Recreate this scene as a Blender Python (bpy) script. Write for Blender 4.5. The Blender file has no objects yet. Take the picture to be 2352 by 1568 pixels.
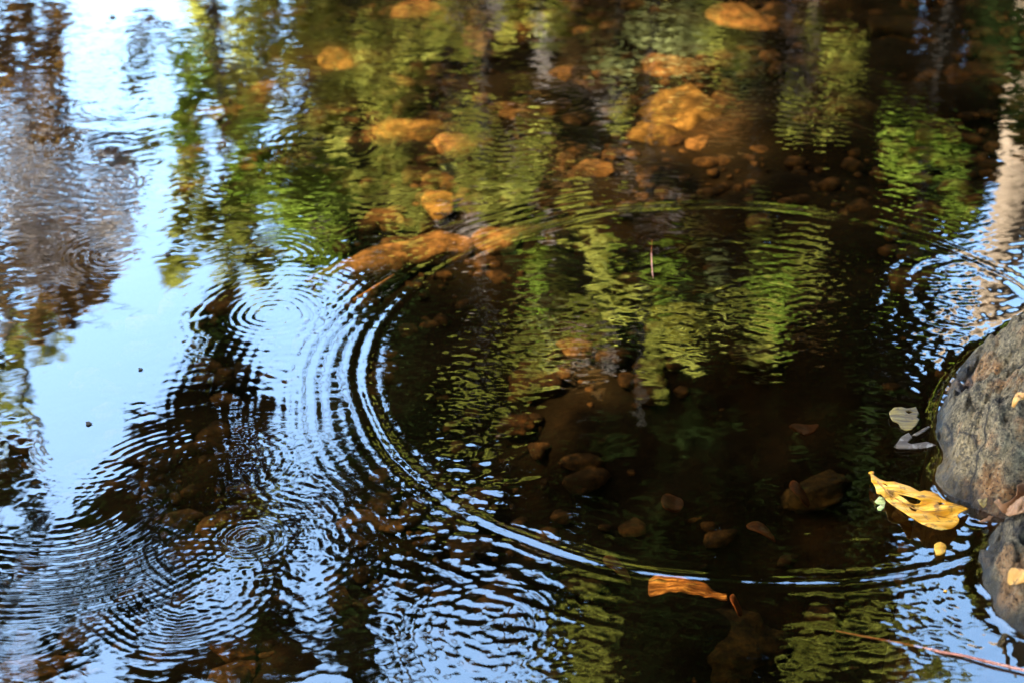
import bpy, bmesh, math, random
import numpy as np
from mathutils import Vector, Matrix, noise
from mathutils.bvhtree import BVHTree
from mathutils.geometry import delaunay_2d_cdt

random.seed(7)
rng = np.random.default_rng(11)
scene = bpy.context.scene
R = math.radians

# ------------------------------------------------------------------ camera
CAM_H, PITCH, HFOV = 0.80, R(29.0), R(30.0)
cam_d = bpy.data.cameras.new('camera')
cam = bpy.data.objects.new('camera', cam_d)
scene.collection.objects.link(cam)
cam.location = (0, 0, CAM_H)
cam.rotation_euler = (R(90) - PITCH, 0, 0)
cam_d.sensor_width = 36.0
cam_d.lens = 18.0 / math.tan(HFOV / 2)
cam_d.clip_start = 0.05
cam_d.clip_end = 500
cam_d.dof.use_dof = True
cam_d.dof.focus_distance = 1.50
cam_d.dof.aperture_fstop = 8.0
scene.camera = cam

# ------------------------------------------------------------------ light
SUN_EL, SUN_AZ = R(50.0), R(264.0)      # azimuth clockwise from +y: the sun stands high to the left, outside the frame
sun_dir = Vector((math.sin(SUN_AZ) * math.cos(SUN_EL), math.cos(SUN_AZ) * math.cos(SUN_EL), math.sin(SUN_EL)))
world = bpy.data.worlds.new('World')
scene.world = world
world.use_nodes = True
wn = world.node_tree
sky = wn.nodes.new('ShaderNodeTexSky')
sky.sky_type = 'NISHITA'
sky.sun_disc = False
sky.sun_elevation = SUN_EL
sky.sun_rotation = SUN_AZ
sky.air_density = 1.0
sky.dust_density = 2.4
sky.ozone_density = 1.0
bg = wn.nodes['Background']
bg.inputs['Strength'].default_value = 0.15
wn.links.new(sky.outputs[0], bg.inputs['Color'])
sun_l = bpy.data.lights.new('sun', 'SUN')
sun_l.energy = 4.0
sun_l.angle = R(0.53)
sun_l.color = (1.0, 0.94, 0.84)
sun = bpy.data.objects.new('sun', sun_l)
sun.rotation_euler = sun_dir.to_track_quat('Z', 'Y').to_euler()
scene.collection.objects.link(sun)

vs = scene.view_settings
vs.view_transform = 'Standard'
vs.look = 'None'
vs.exposure = 4.35
vs.gamma = 1.0
vs.use_curve_mapping = False
cy = scene.cycles
cy.use_denoising = True
cy.denoiser = 'OPENIMAGEDENOISE'
cy.denoising_input_passes = 'RGB_ALBEDO_NORMAL'
cy.max_bounces = 10
cy.transmission_bounces = 8
cy.transparent_max_bounces = 8
cy.diffuse_bounces = 3
cy.glossy_bounces = 4
cy.caustics_reflective = False
cy.caustics_refractive = False
cy.sample_clamp_indirect = 6.0

# ------------------------------------------------------------------ pixel helpers (2352 x 1568 frame of the photograph)
W0, H0 = 2352.0, 1568.0
TH = math.tan(HFOV / 2)
FWD = Vector((0, math.cos(PITCH), -math.sin(PITCH)))
UPV = Vector((0, math.sin(PITCH), math.cos(PITCH)))
def ray(px, py):
    x = (px - W0 / 2) / (W0 / 2) * TH
    y = -(py - H0 / 2) / (W0 / 2) * TH
    return (FWD + UPV * y + Vector((x, 0, 0))).normalized()
CAM = Vector((0, 0, CAM_H))
def P(px, py, z=0.0):                      # where that line of sight meets height z
    d = ray(px, py)
    return CAM + d * ((z - CAM_H) / d.z)
def B(px, py, depth):                      # a point that deep under the water, seen there through the surface
    return P(px, py, -depth)
def M(px, py, Y):                          # a point at distance Y whose mirror image in flat water shows there
    d = ray(px, py)
    k = Y / d.y
    return Vector((d.x * k, Y, -CAM_H - d.z * k))
def pxm(py, z=0.0):                        # metres per photo pixel across, at that row on the water
    return (P(1177, py, z) - P(1176, py, z)).length
def pmm(px, py, Y):
    return (M(px + 1, py, Y) - M(px, py, Y)).length

# ------------------------------------------------------------------ materials
def mat(name):
    m = bpy.data.materials.new(name)
    m.use_nodes = True
    nt = m.node_tree
    nt.nodes.clear()
    out = nt.nodes.new('ShaderNodeOutputMaterial')
    return m, nt, out
def nd(nt, t, **kw):
    n = nt.nodes.new(t)
    for k, v in kw.items():
        if k.startswith('i_'):
            n.inputs[k[2:].replace('_', ' ')].default_value = v
        else:
            setattr(n, k, v)
    return n
def ramp(nt, fac, stops):
    r = nt.nodes.new('ShaderNodeValToRGB')
    el = r.color_ramp.elements
    while len(el) < len(stops): el.new(0.5)
    for e, (p, c) in zip(el, stops):
        e.position = p
        e.color = (c[0], c[1], c[2], 1) if hasattr(c, '__len__') else (c, c, c, 1)
    nt.links.new(fac, r.inputs[0])
    return r.outputs[0]
def mixc(nt, f, a, b, blend='MIX'):
    m = nt.nodes.new('ShaderNodeMix'); m.data_type = 'RGBA'; m.blend_type = blend
    for sock, v in ((m.inputs[0], f), (m.inputs[6], a), (m.inputs[7], b)):
        if hasattr(v, 'is_linked') or hasattr(v, 'links'): nt.links.new(v, sock)
        elif hasattr(v, '__len__'): sock.default_value = (v[0], v[1], v[2], 1)
        else: sock.default_value = v
    return m.outputs[2]
def tex(nt, kind, scale, detail=6, rough=0.6, coord='Object', dist=0.0, vec=None):
    tc = nd(nt, 'ShaderNodeTexCoord') if vec is None else None
    n = nd(nt, kind)
    n.inputs['Scale'].default_value = scale
    if kind == 'ShaderNodeTexNoise':
        n.inputs['Detail'].default_value = detail; n.inputs['Roughness'].default_value = rough
        n.inputs['Distortion'].default_value = dist
    nt.links.new(vec if vec is not None else tc.outputs[coord], n.inputs['Vector'])
    return n.outputs[0]
def bump(nt, h, strength, distance, normal=None):
    b = nd(nt, 'ShaderNodeBump')
    b.inputs['Strength'].default_value = strength; b.inputs['Distance'].default_value = distance
    nt.links.new(h, b.inputs['Height'])
    if normal is not None: nt.links.new(normal, b.inputs['Normal'])
    return b.outputs[0]
def principled(nt, out, color, rough=0.8, normal=None, spec=0.4):
    p = nd(nt, 'ShaderNodeBsdfPrincipled')
    for key, v in (('Base Color', color), ('Roughness', rough), ('Specular IOR Level', spec)):
        if hasattr(v, 'links'): nt.links.new(v, p.inputs[key])
        elif hasattr(v, '__len__'): p.inputs[key].default_value = (*v[:3], 1)
        else: p.inputs[key].default_value = v
    if normal is not None: nt.links.new(normal, p.inputs['Normal'])
    nt.links.new(p.outputs[0], out.inputs['Surface'])
    return p

def mat_water():
    m, nt, out = mat('water')
    # mirror share by angle: 9 % straight down, rising to a full mirror at grazing angles
    geo = nd(nt, 'ShaderNodeNewGeometry')
    dt = nd(nt, 'ShaderNodeVectorMath', operation='DOT_PRODUCT')
    nt.links.new(geo.outputs['Incoming'], dt.inputs[0]); nt.links.new(geo.outputs['Normal'], dt.inputs[1])
    ab = nd(nt, 'ShaderNodeMath', operation='ABSOLUTE'); nt.links.new(dt.outputs['Value'], ab.inputs[0])
    om = nd(nt, 'ShaderNodeMath', operation='SUBTRACT', use_clamp=True); om.inputs[0].default_value = 1.0; nt.links.new(ab.outputs[0], om.inputs[1])
    pw = nd(nt, 'ShaderNodeMath', operation='POWER'); pw.inputs[1].default_value = 5.0; nt.links.new(om.outputs[0], pw.inputs[0])
    fr = nd(nt, 'ShaderNodeMath', operation='MULTIPLY_ADD'); fr.inputs[1].default_value = 0.91; fr.inputs[2].default_value = 0.09
    nt.links.new(pw.outputs[0], fr.inputs[0])
    tr = nd(nt, 'ShaderNodeBsdfTransparent')
    tr.inputs['Color'].default_value = (0.57, 0.44, 0.27, 1)          # tea-coloured creek water
    gl = nd(nt, 'ShaderNodeBsdfGlossy'); gl.inputs['Roughness'].default_value = 0
    gl.inputs['Color'].default_value = (0.82, 0.98, 1, 1)  # cyan of the mirrored sky is put into the reflection colour
    mx = nd(nt, 'ShaderNodeMixShader')
    nt.links.new(fr.outputs[0], mx.inputs[0]); nt.links.new(tr.outputs[0], mx.inputs[1]); nt.links.new(gl.outputs[0], mx.inputs[2])
    nt.links.new(mx.outputs[0], out.inputs['Surface'])
    return m

def mat_bed():
    m, nt, out = mat('creek_bed_silt')
    a = tex(nt, 'ShaderNodeTexNoise', 5.5, 8, 0.62)
    b = tex(nt, 'ShaderNodeTexNoise', 34, 6, 0.7)
    c1 = ramp(nt, a, [(0.36, (0.003, 0.003, 0.0015)), (0.54, (0.007, 0.0055, 0.0025)), (0.66, (0.02, 0.013, 0.0055)), (0.78, (0.06, 0.036, 0.015))])
    c2 = ramp(nt, b, [(0.3, (0.35, 0.32, 0.3)), (0.55, (0.9, 0.9, 0.9)), (0.75, (1.6, 1.5, 1.3))])
    principled(nt, out, mixc(nt, 1.0, c1, c2, 'MULTIPLY'), 0.95, bump(nt, b, 0.6, 0.01), 0.1)
    return m
def mat_ground():
    m, nt, out = mat('forest_floor')
    a = tex(nt, 'ShaderNodeTexNoise', 1.2, 8, 0.65)
    b = tex(nt, 'ShaderNodeTexNoise', 16, 6, 0.7)
    c = ramp(nt, a, [(0.35, (0.008, 0.006, 0.003)), (0.55, (0.02, 0.014, 0.007)), (0.7, (0.018, 0.024, 0.007))])
    principled(nt, out, c, 0.95, bump(nt, b, 0.8, 0.05), 0.1)
    return m
def mat_substone(name, dark, mid, light, off):
    m, nt, out = mat(name)
    tc = nd(nt, 'ShaderNodeTexCoord'); mp = nd(nt, 'ShaderNodeMapping')
    oi = nd(nt, 'ShaderNodeObjectInfo')
    mv = nd(nt, 'ShaderNodeVectorMath', operation='SCALE'); mv.inputs['Scale'].default_value = 40.0
    cb = nd(nt, 'ShaderNodeCombineXYZ')
    for k in range(3): nt.links.new(oi.outputs['Random'], cb.inputs[k])
    nt.links.new(cb.outputs[0], mv.inputs[0])
    nt.links.new(tc.outputs['Object'], mp.inputs['Vector']); nt.links.new(mv.outputs[0], mp.inputs['Location'])
    v = mp.outputs[0]
    a = tex(nt, 'ShaderNodeTexNoise', 55, 9, 0.75, vec=v)
    b = tex(nt, 'ShaderNodeTexNoise', 120, 4, 0.7, vec=v)
    c = ramp(nt, a, [(0.36, [q * 0.5 for q in dark]), (0.48, mid), (0.62, light)])
    al = tex(nt, 'ShaderNodeTexNoise', 18, 5, 0.6, vec=v)
    c = mixc(nt, ramp(nt, al, [(0.5, 0.0), (0.62, 0.8)]), c, [q * 0.6 for q in dark])
    c = mixc(nt, 1.0, c, ramp(nt, b, [(0.3, 0.5), (0.6, 1.0), (0.8, 1.25)]), 'MULTIPLY')
    principled(nt, out, c, 0.9, bump(nt, b, 0.5, 0.004), 0.15)
    return m
def mat_rock(name, grey, tan, off):
    m, nt, out = mat(name)
    tc = nd(nt, 'ShaderNodeTexCoord'); mp = nd(nt, 'ShaderNodeMapping')
    mp.inputs['Location'].default_value = (off, off * 1.7, 0)
    nt.links.new(tc.outputs['Object'], mp.inputs['Vector'])
    v = mp.outputs[0]
    a = tex(nt, 'ShaderNodeTexNoise', 16, 6, 0.65, vec=v)
    b = tex(nt, 'ShaderNodeTexNoise', 130, 8, 0.75, vec=v)
    d = tex(nt, 'ShaderNodeTexNoise', 420, 3, 0.6, vec=v)
    e = tex(nt, 'ShaderNodeTexNoise', 45, 8, 0.7, vec=v, dist=0.6)
    base = ramp(nt, b, [(0.36, [g * 0.12 for g in grey]), (0.47, [g * 0.7 for g in grey]), (0.56, grey), (0.66, [g * 2.0 for g in grey])])
    tn = ramp(nt, b, [(0.3, [g * 0.35 for g in tan]), (0.55, tan), (0.75, [g * 1.25 for g in tan])])
    c = mixc(nt, ramp(nt, a, [(0.50, 0.0), (0.60, 0.75)]), base, tn)
    c = mixc(nt, ramp(nt, e, [(0.56, 0.0), (0.66, 0.55)]), c, (0.03, 0.028, 0.02))
    c = mixc(nt, ramp(nt, d, [(0.36, 0.85), (0.46, 0.0)]), c, (0.02, 0.018, 0.012))
    c = mixc(nt, ramp(nt, d, [(0.56, 0.0), (0.66, 0.6)]), c, [g * 2.1 for g in grey])
    wv = nd(nt, 'ShaderNodeVectorMath', operation='ADD'); wn2 = nd(nt, 'ShaderNodeTexNoise'); wn2.inputs['Scale'].default_value = 22; nt.links.new(v, wn2.inputs['Vector'])
    ws = nd(nt, 'ShaderNodeVectorMath', operation='SCALE'); ws.inputs['Scale'].default_value = 0.05; nt.links.new(wn2.outputs[1], ws.inputs[0])
    nt.links.new(v, wv.inputs[0]); nt.links.new(ws.outputs[0], wv.inputs[1])
    vo = nd(nt, 'ShaderNodeTexVoronoi', feature='DISTANCE_TO_EDGE'); vo.inputs['Scale'].default_value = 9.0; nt.links.new(wv.outputs[0], vo.inputs['Vector'])
    crack = ramp(nt, vo.outputs[0], [(0.0, 1.0), (0.025, 0.0)])
    c = mixc(nt, crack, c, (0.015, 0.012, 0.008))
    # wet, algae-stained rim just above and below the waterline
    geo = nd(nt, 'ShaderNodeNewGeometry'); sx = nd(nt, 'ShaderNodeSeparateXYZ')
    nt.links.new(geo.outputs['Position'], sx.inputs[0])
    ma = nd(nt, 'ShaderNodeMath', operation='MULTIPLY_ADD'); ma.inputs[1].default_value = 0.045
    nt.links.new(a, ma.inputs[0]); nt.links.new(sx.outputs[2], ma.inputs[2])
    wet = ramp(nt, ma.outputs[0], [(0.029, 1.0), (0.043, 0.0)])
    wc = mixc(nt, 1.0, c, (0.22, 0.19, 0.09), 'MULTIPLY')
    c = mixc(nt, wet, c, wc)
    rg = ramp(nt, wet, [(0.0, 0.9), (1.0, 0.32)])
    nm = bump(nt, b, 1.0, 0.012, bump(nt, e, 0.9, 0.02, bump(nt, d, 0.6, 0.004, bump(nt, ramp(nt, vo.outputs[0], [(0.0, 0.0), (0.05, 1.0)]), 0.8, 0.006))))
    principled(nt, out, c, rg, nm, 0.3)
    return m
def mat_dryleaf(name, c0, c1, c2, scale=60, trans=0.35, rough=0.45, spots=(0.10, 0.05, 0.02)):
    m, nt, out = mat(name)
    tc = nd(nt, 'ShaderNodeTexCoord'); mp = nd(nt, 'ShaderNodeMapping')
    mp.inputs['Rotation'].default_value = (0, 0, 0.85); mp.inputs['Scale'].default_value = (0.22, 2.4, 1)
    nt.links.new(tc.outputs['Object'], mp.inputs['Vector'])
    a = tex(nt, 'ShaderNodeTexNoise', scale, 6, 0.6, vec=mp.outputs[0], dist=0.4)
    b = tex(nt, 'ShaderNodeTexNoise', scale * 2.2, 5, 0.6)
    c = ramp(nt, a, [(0.34, c0), (0.5, c1), (0.66, c2)])
    c = mixc(nt, ramp(nt, b, [(0.55, 0.0), (0.66, 0.8)]), c, spots)
    p = nd(nt, 'ShaderNodeBsdfPrincipled'); p.inputs['Roughness'].default_value = rough; p.inputs['Specular IOR Level'].default_value = 0.18
    nt.links.new(c, p.inputs['Base Color']); nt.links.new(bump(nt, a, 0.5, 0.002), p.inputs['Normal'])
    t = nd(nt, 'ShaderNodeBsdfTranslucent'); nt.links.new(c, t.inputs['Color'])
    mx = nd(nt, 'ShaderNodeMixShader'); mx.inputs[0].default_value = trans
    nt.links.new(p.outputs[0], mx.inputs[1]); nt.links.new(t.outputs[0], mx.inputs[2])
    nt.links.new(mx.outputs[0], out.inputs['Surface'])
    return m
def mat_foliage(name, c0, c1, trans=0.45):
    m, nt, out = mat(name)
    at = nd(nt, 'ShaderNodeAttribute'); at.attribute_name = 'tint'
    c = ramp(nt, at.outputs['Fac'], [(0.0, c0), (1.0, c1)])
    d = nd(nt, 'ShaderNodeBsdfDiffuse'); t = nd(nt, 'ShaderNodeBsdfTranslucent')
    nt.links.new(c, d.inputs['Color']); nt.links.new(c, t.inputs['Color'])
    mx = nd(nt, 'ShaderNodeMixShader'); mx.inputs[0].default_value = trans
    nt.links.new(d.outputs[0], mx.inputs[1]); nt.links.new(t.outputs[0], mx.inputs[2])
    nt.links.new(mx.outputs[0], out.inputs['Surface'])
    return m
def mat_bark(name, dark, light, scale=14):
    m, nt, out = mat(name)
    tc = nd(nt, 'ShaderNodeTexCoord'); mp = nd(nt, 'ShaderNodeMapping'); mp.inputs['Scale'].default_value = (1, 1, 0.25)
    nt.links.new(tc.outputs['Object'], mp.inputs['Vector'])
    a = tex(nt, 'ShaderNodeTexNoise', scale, 7, 0.65, vec=mp.outputs[0], dist=0.5)
    principled(nt, out, ramp(nt, a, [(0.35, dark), (0.62, light)]), 0.9, bump(nt, a, 0.7, 0.02), 0.2)
    return m

# ------------------------------------------------------------------ object helpers
COL = scene.collection
def link(name, me, material, parent=None, smooth=True):
    o = bpy.data.objects.new(name, me)
    COL.objects.link(o)
    if material is not None: me.materials.append(material)
    if smooth: me.polygons.foreach_set('use_smooth', np.ones(len(me.polygons), dtype=bool))
    if parent is not None: o.parent = parent
    return o
def tag(o, label=None, cat=None, group=None, kind=None):
    for k, v in (('label', label), ('category', cat), ('group', group), ('kind', kind)):
        if v: o[k] = v
    return o
def empty(name, loc):
    o = bpy.data.objects.new(name, None)
    o.location = loc; o.empty_display_size = 0.05
    COL.objects.link(o)
    return o
def mesh_np(name, co, faces):
    me = bpy.data.meshes.new(name)
    me.vertices.add(len(co)); me.vertices.foreach_set('co', np.asarray(co, np.float32).ravel())
    f = np.asarray(faces, np.int32); k = f.shape[1]
    me.loops.add(f.size); me.loops.foreach_set('vertex_index', f.ravel())
    me.polygons.add(len(f)); me.polygons.foreach_set('loop_start', np.arange(0, f.size, k, dtype=np.int32))
    me.update(calc_edges=True)
    return me
def grid_faces(nx, ny):
    i = np.arange(nx - 1)[None, :] + np.arange(ny - 1)[:, None] * nx
    return np.stack([i, i + 1, i + 1 + nx, i + nx], -1).reshape(-1, 4)
def axis(lo, hi, steps_in, far_lo, far_hi, grow=1.35):
    inner = list(steps_in)
    s = inner[1] - inner[0]; a = [inner[0]]
    while a[-1] > far_lo: s *= grow; a.append(a[-1] - s)
    b = [inner[-1]]; s = inner[-1] - inner[-2]
    while b[-1] < far_hi: s *= grow; b.append(b[-1] + s)
    return np.array(a[:0:-1] + inner + b[1:])

# ------------------------------------------------------------------ rock outlines at the waterline (photo pixels)
BOULDER = [(2480, 690), (2400, 712), (2352, 738), (2300, 776), (2250, 806), (2210, 838), (2176, 880), (2155, 925), (2146, 965), (2154, 1010),
           (2162, 1050), (2146, 1085), (2146, 1115), (2170, 1150), (2205, 1178), (2240, 1198), (2300, 1205), (2400, 1185), (2560, 1130), (2760, 1020), (2760, 820), (2640, 700)]
LOWROCK = [(2275, 1225), (2262, 1262), (2258, 1300), (2252, 1345), (2275, 1375), (2278, 1405), (2305, 1432), (2352, 1462), (2450, 1500), (2600, 1480), (2680, 1340), (2600, 1220), (2450, 1195), (2330, 1205)]
def outline(pts, n=240):
    w = np.array([P(x, y)[:2] for x, y in pts])
    # closed Catmull-Rom
    m = len(w); out = []
    for i in range(m):
        p0, p1, p2, p3 = w[i - 1], w[i], w[(i + 1) % m], w[(i + 2) % m]
        for t in np.linspace(0, 1, max(2, n // m), endpoint=False):
            out.append(0.5 * ((2 * p1) + (-p0 + p2) * t + (2 * p0 - 5 * p1 + 4 * p2 - p3) * t * t + (-p0 + 3 * p1 - 3 * p2 + p3) * t ** 3))
    return np.array(out)
OUT_B, OUT_L = outline(BOULDER), outline(LOWROCK)
def dist_poly(X, Y, poly):                # unsigned distance to a closed polygon and inside mask
    d = np.full(X.shape, 9.0); ins = np.zeros(X.shape, bool)
    n = len(poly)
    for i in range(n):
        a, b = poly[i], poly[(i + 1) % n]
        ab = b - a
        t = np.clip(((X - a[0]) * ab[0] + (Y - a[1]) * ab[1]) / (ab @ ab + 1e-12), 0, 1)
        d = np.minimum(d, np.hypot(X - a[0] - t * ab[0], Y - a[1] - t * ab[1]))
        c = ((a[1] > Y) != (b[1] > Y)) & (X < (b[0] - a[0]) * (Y - a[1]) / (b[1] - a[1] + 1e-12) + a[0])
        ins ^= c
    return d, ins

# ------------------------------------------------------------------ water surface: real ripples
def build_water():
    RING = 0.28
    xin = np.arange(-0.74, 0.74, 0.0016)
    yin = [0.93]
    while yin[-1] < 2.5: yin.append(yin[-1] + 0.00115 + 0.0010 * (yin[-1] - 0.93))
    xs = axis(0, 0, xin, -5.5, 4.0); ys = axis(0, 0, yin, -1.5, 5.0)
    X, Y = np.meshgrid(xs, ys)
    Z = np.zeros_like(X)
    near = np.clip((0.95 - np.abs(X)) / 0.2, 0, 1) * np.clip((Y - 0.75) / 0.12, 0, 1) * np.clip((2.8 - Y) / 0.25, 0, 1)
    def ring(px, py, rp, lp, amp, win, wout, chirp=0.0, ang=None, spread=60, ph=0.0, wob=0.18, brk=0.0):
        """a ring packet: centre pixel, radius, wavelength (pixels across at its centre), crest height in mm, inner and outer widths in pixels"""
        nonlocal Z
        c = P(px, py); k = pxm(py)
        dx, dy = X - c.x, Y - c.y
        r = np.hypot(dx, dy)
        th = np.arctan2(dy, dx)
        r0, lam, wi, wo = rp * k, lp * k, win * k, wout * k
        rr = r + wob * lam * (np.sin(3 * th + px) * 0.6 + np.sin(5 * th + py) * 0.4 + 0.5 * np.sin(X * 31 + 3 * np.sin(Y * 19 + px)))
        u = rr - r0
        env = np.where(u < 0, np.exp(-(u / wi) ** 2), np.exp(-(u / wo) ** 2))
        phase = 2 * np.pi / lam * (u + chirp * np.where(u > 0, u * u / (wo), 0)) + ph
        w = amp * RING * 0.001 * env * np.cos(phase)
        if brk: w = w * np.clip(1 - brk + brk * 1.5 * (np.sin(9 * th + py) * np.sin(5 * th + px) + 0.6 * np.sin(23 * th + 40 * r + px)), 0.05, 1.5)
        if ang is not None:
            da = (th - R(ang) + np.pi) % (2 * np.pi) - np.pi
            w = w * np.exp(-(da / R(spread)) ** 2)
        else:
            w = w * (0.75 + 0.25 * np.sin(2 * th + px * 0.1))
        Z += w
    # the wide main ring, with its train of finer rings running ahead of it
    ring(1690, 833, 846, 46, 0.45, 36, 55, 0.12, ang=213, spread=46, wob=0.14, brk=0.08)
    ring(1690, 862, 930, 36, 0.17, 60, 140, 0.25, ang=205, spread=55, wob=0.2, brk=0.15)
    ring(1690, 862, 940, 60, 0.30, 50, 80, 0.1, ang=236, spread=24, wob=0.25, brk=0.2)
    ring(1690, 833, 846, 46, 0.75, 26, 40, 0.15, wob=0.14, brk=0.10)
    ring(1690, 833, 960, 34, 0.13, 60, 70, 0.1, ang=85, spread=75, wob=0.2, brk=0.2)
    ring(1690, 833, 846, 46, 0.45, 18, 24, 0.0, ang=285, spread=45, wob=0.14, brk=0.2)
    ring(1690, 862, 985, 50, 0.55, 20, 26, 0.0, ang=288, spread=32, wob=0.3, brk=0.4)
    ring(1690, 862, 850, 58, 0.40, 50, 60, 0.0, ang=35, spread=28, wob=0.3, brk=0.3)
    ring(1690, 862, 1090, 30, 0.07, 120, 190, 0.2, ang=190, spread=50, wob=0.3)
    ring(1690, 862, 700, 52, 0.12, 110, 60, 0.0, wob=0.4, brk=0.4)
    # drops on the left
    ring(628, 722, 60, 22, 0.16, 50, 60, 0.1)
    ring(628, 722, 190, 24, 0.05, 60, 110)
    ring(262, 588, 105, 18, 0.085, 60, 60, 0.1, ang=190, spread=70)
    ring(262, 588, 30, 20, 0.05, 30, 40)
    ring(292, 238, 60, 20, 0.13, 40, 55, 0.1, ang=215, spread=85)
    ring(290, 238, 25, 22, 0.06, 25, 40)
    ring(200, 420, 60, 20, 0.10, 40, 60, 0.1)
    ring(30, 325, 80, 24, 0.13, 50, 60, 0.1)
    ring(640, 588, 85, 21, 0.12, 50, 60, 0.1, ang=60, spread=100)
    ring(572, 1238, 40, 22, 0.30, 35, 50, 0.1, wob=0.08)
    ring(572, 1238, 210, 24, 0.07, 90, 160, 0.15, wob=0.3)
    ring(572, 1238, 420, 26, 0.07, 100, 160, 0.1, ang=95, spread=60)
    ring(120, 1110, 330, 27, 0.17, 130, 190, 0.2, ang=300, spread=50, wob=0.3)
    ring(120, 1110, 95, 13, 0.04, 40, 50, 0.1, ang=0, spread=70)
    ring(420, 1120, 200, 26, 0.07, 80, 80, 0.1, ang=100, spread=80, wob=0.3)
    ring(520, 1060, 130, 24, 0.10, 60, 60)
    ring(1290, 1480, 330, 44, 0.15, 60, 60, 0.0, ang=185, spread=45, wob=0.3)
    ring(1290, 1480, 230, 40, 0.12, 90, 60, 0.0, ang=170, spread=60)
    ring(620, 980, 180, 24, 0.06, 80, 80, 0.1, ang=270, spread=70)
    ring(430, 1345, 150, 24, 0.10, 80, 110, 0.1, wob=0.25)
    ring(760, 1080, 160, 22, 0.07, 90, 120, 0.1, wob=0.25)
    ring(1120, 1440, 120, 26, 0.10, 70, 90, 0.1, wob=0.25)
    ring(230, 1000, 170, 20, 0.05, 60, 80, 0.1, ang=270, spread=80)
    ring(60, 1400, 140, 24, 0.08, 60, 90, 0.1, wob=0.25)
    # far drops
    ring(1545, 150, 45, 17, 0.06, 40, 40)
    ring(1310, 75, 50, 18, 0.07, 40, 50)
    ring(960, 280, 60, 17, 0.05, 40, 40)
    ring(1240, 210, 150, 20, 0.05, 60, 60, ang=280, spread=60)
    ring(760, 330, 110, 20, 0.06, 60, 60)
    # wash thrown back by the boulder
    ring(2330, 690, 260, 60, 0.40, 60, 60, 0.0, ang=160, spread=80, wob=0.2)
    ring(2420, 760, 420, 46, 0.20, 80, 70, 0.1, ang=140, spread=70, wob=0.2)
    ring(2330, 830, 150, 40, 0.22, 70, 80, 0.1, ang=190, spread=80, wob=0.3)
    ring(2320, 1360, 120, 34, 0.12, 60, 160, 0.1, ang=215, spread=70)
    # restless small waves everywhere, calmer and livelier in places
    def spot(px, py, rx, ry):
        c = P(px, py); k = pxm(py)
        k2 = abs(P(px, py + 5).y - P(px, py - 5).y) / 10
        return np.exp(-(((X - c.x) / (rx * k)) ** 2 + ((Y - c.y) / (ry * k2)) ** 2))
    lively = 0.26 + 2.0 * spot(1090, 1060, 150, 130) + 0.9 * spot(2130, 760, 170, 130) + 0.05 * spot(600, 1120, 260, 160) + 0.08 * spot(1080, 1480, 160, 120) + 0.25 * spot(2250, 1480, 220, 120) + 0.12 * spot(1500, 650, 350, 130) + 0.12 * spot(500, 250, 900, 300) + 0.0 * spot(250, 1350, 300, 250)
    calm = 1 - 0.7 * spot(820, 1390, 110, 110) - 0.9 * spot(190, 830, 170, 140) - 0.75 * spot(440, 650, 200, 60) - 0.6 * spot(1650, 1000, 320, 150)
    calm = np.clip(calm, 0.08, 1)
    sub = near > 0
    xs_, ys_ = X[sub], Y[sub]
    acc = np.zeros_like(xs_); acc2 = np.zeros_like(xs_)
    for i in range(46):
        lam = 0.010 * (6.0 ** rng.random()); a = rng.random() * 2 * np.pi
        if i % 2: a = R(90) + rng.normal() * 0.55
        k = 2 * np.pi / lam
        acc += (lam ** 1.15) * np.cos(k * (xs_ * np.cos(a) + ys_ * np.sin(a)) + rng.random() * 6.28)
    acc *= 0.00009 / acc.std()
    for i in range(30):
        lam = 0.0065 * (2.4 ** rng.random()); a = R(90) + rng.normal() * 0.6
        k = 2 * np.pi / lam
        acc2 += lam * np.cos(k * (xs_ * np.cos(a) + ys_ * np.sin(a)) + rng.random() * 6.28)
    acc2 *= 0.00007 / acc2.std()
    gate = np.clip(0.5 + 1.1 * np.sin(xs_ * 9 + 2 * np.sin(ys_ * 7)) * np.sin(ys_ * 8 + 1.5 * np.sin(xs_ * 6)), 0.15, 1.4)
    Z *= near
    Z[sub] += (acc * 0.85 + acc2 * gate) * near[sub] * (lively * calm)[sub]
    # long slow swell so that the sheet is never a perfect mirror
    Z += near * 0.00008 * (np.sin(X * 17 + Y * 9) + np.sin(X * -11 + Y * 15 + 1))
    # the water climbs a little where it meets stone
    m = (X > 0.30) & (X < 0.9) & (Y > 0.85) & (Y < 2.1)
    for poly in (OUT_B, OUT_L):
        d, ins = dist_poly(X[m], Y[m], poly)
        Z[m] += np.where(ins, 0.0022, 0.0022 * np.exp(-d / 0.0045))
    me = mesh_np('water', np.stack([X, Y, Z], -1).reshape(-1, 3), grid_faces(len(xs), len(ys)))
    o = link('water', me, mat_water())
    tag(o, kind='structure')
    def height(x, y):
        i = np.clip(np.searchsorted(xs, x), 1, len(xs) - 1); j = np.clip(np.searchsorted(ys, y), 1, len(ys) - 1)
        return float(Z[j, i])
    return height
water_z = build_water()

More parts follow.
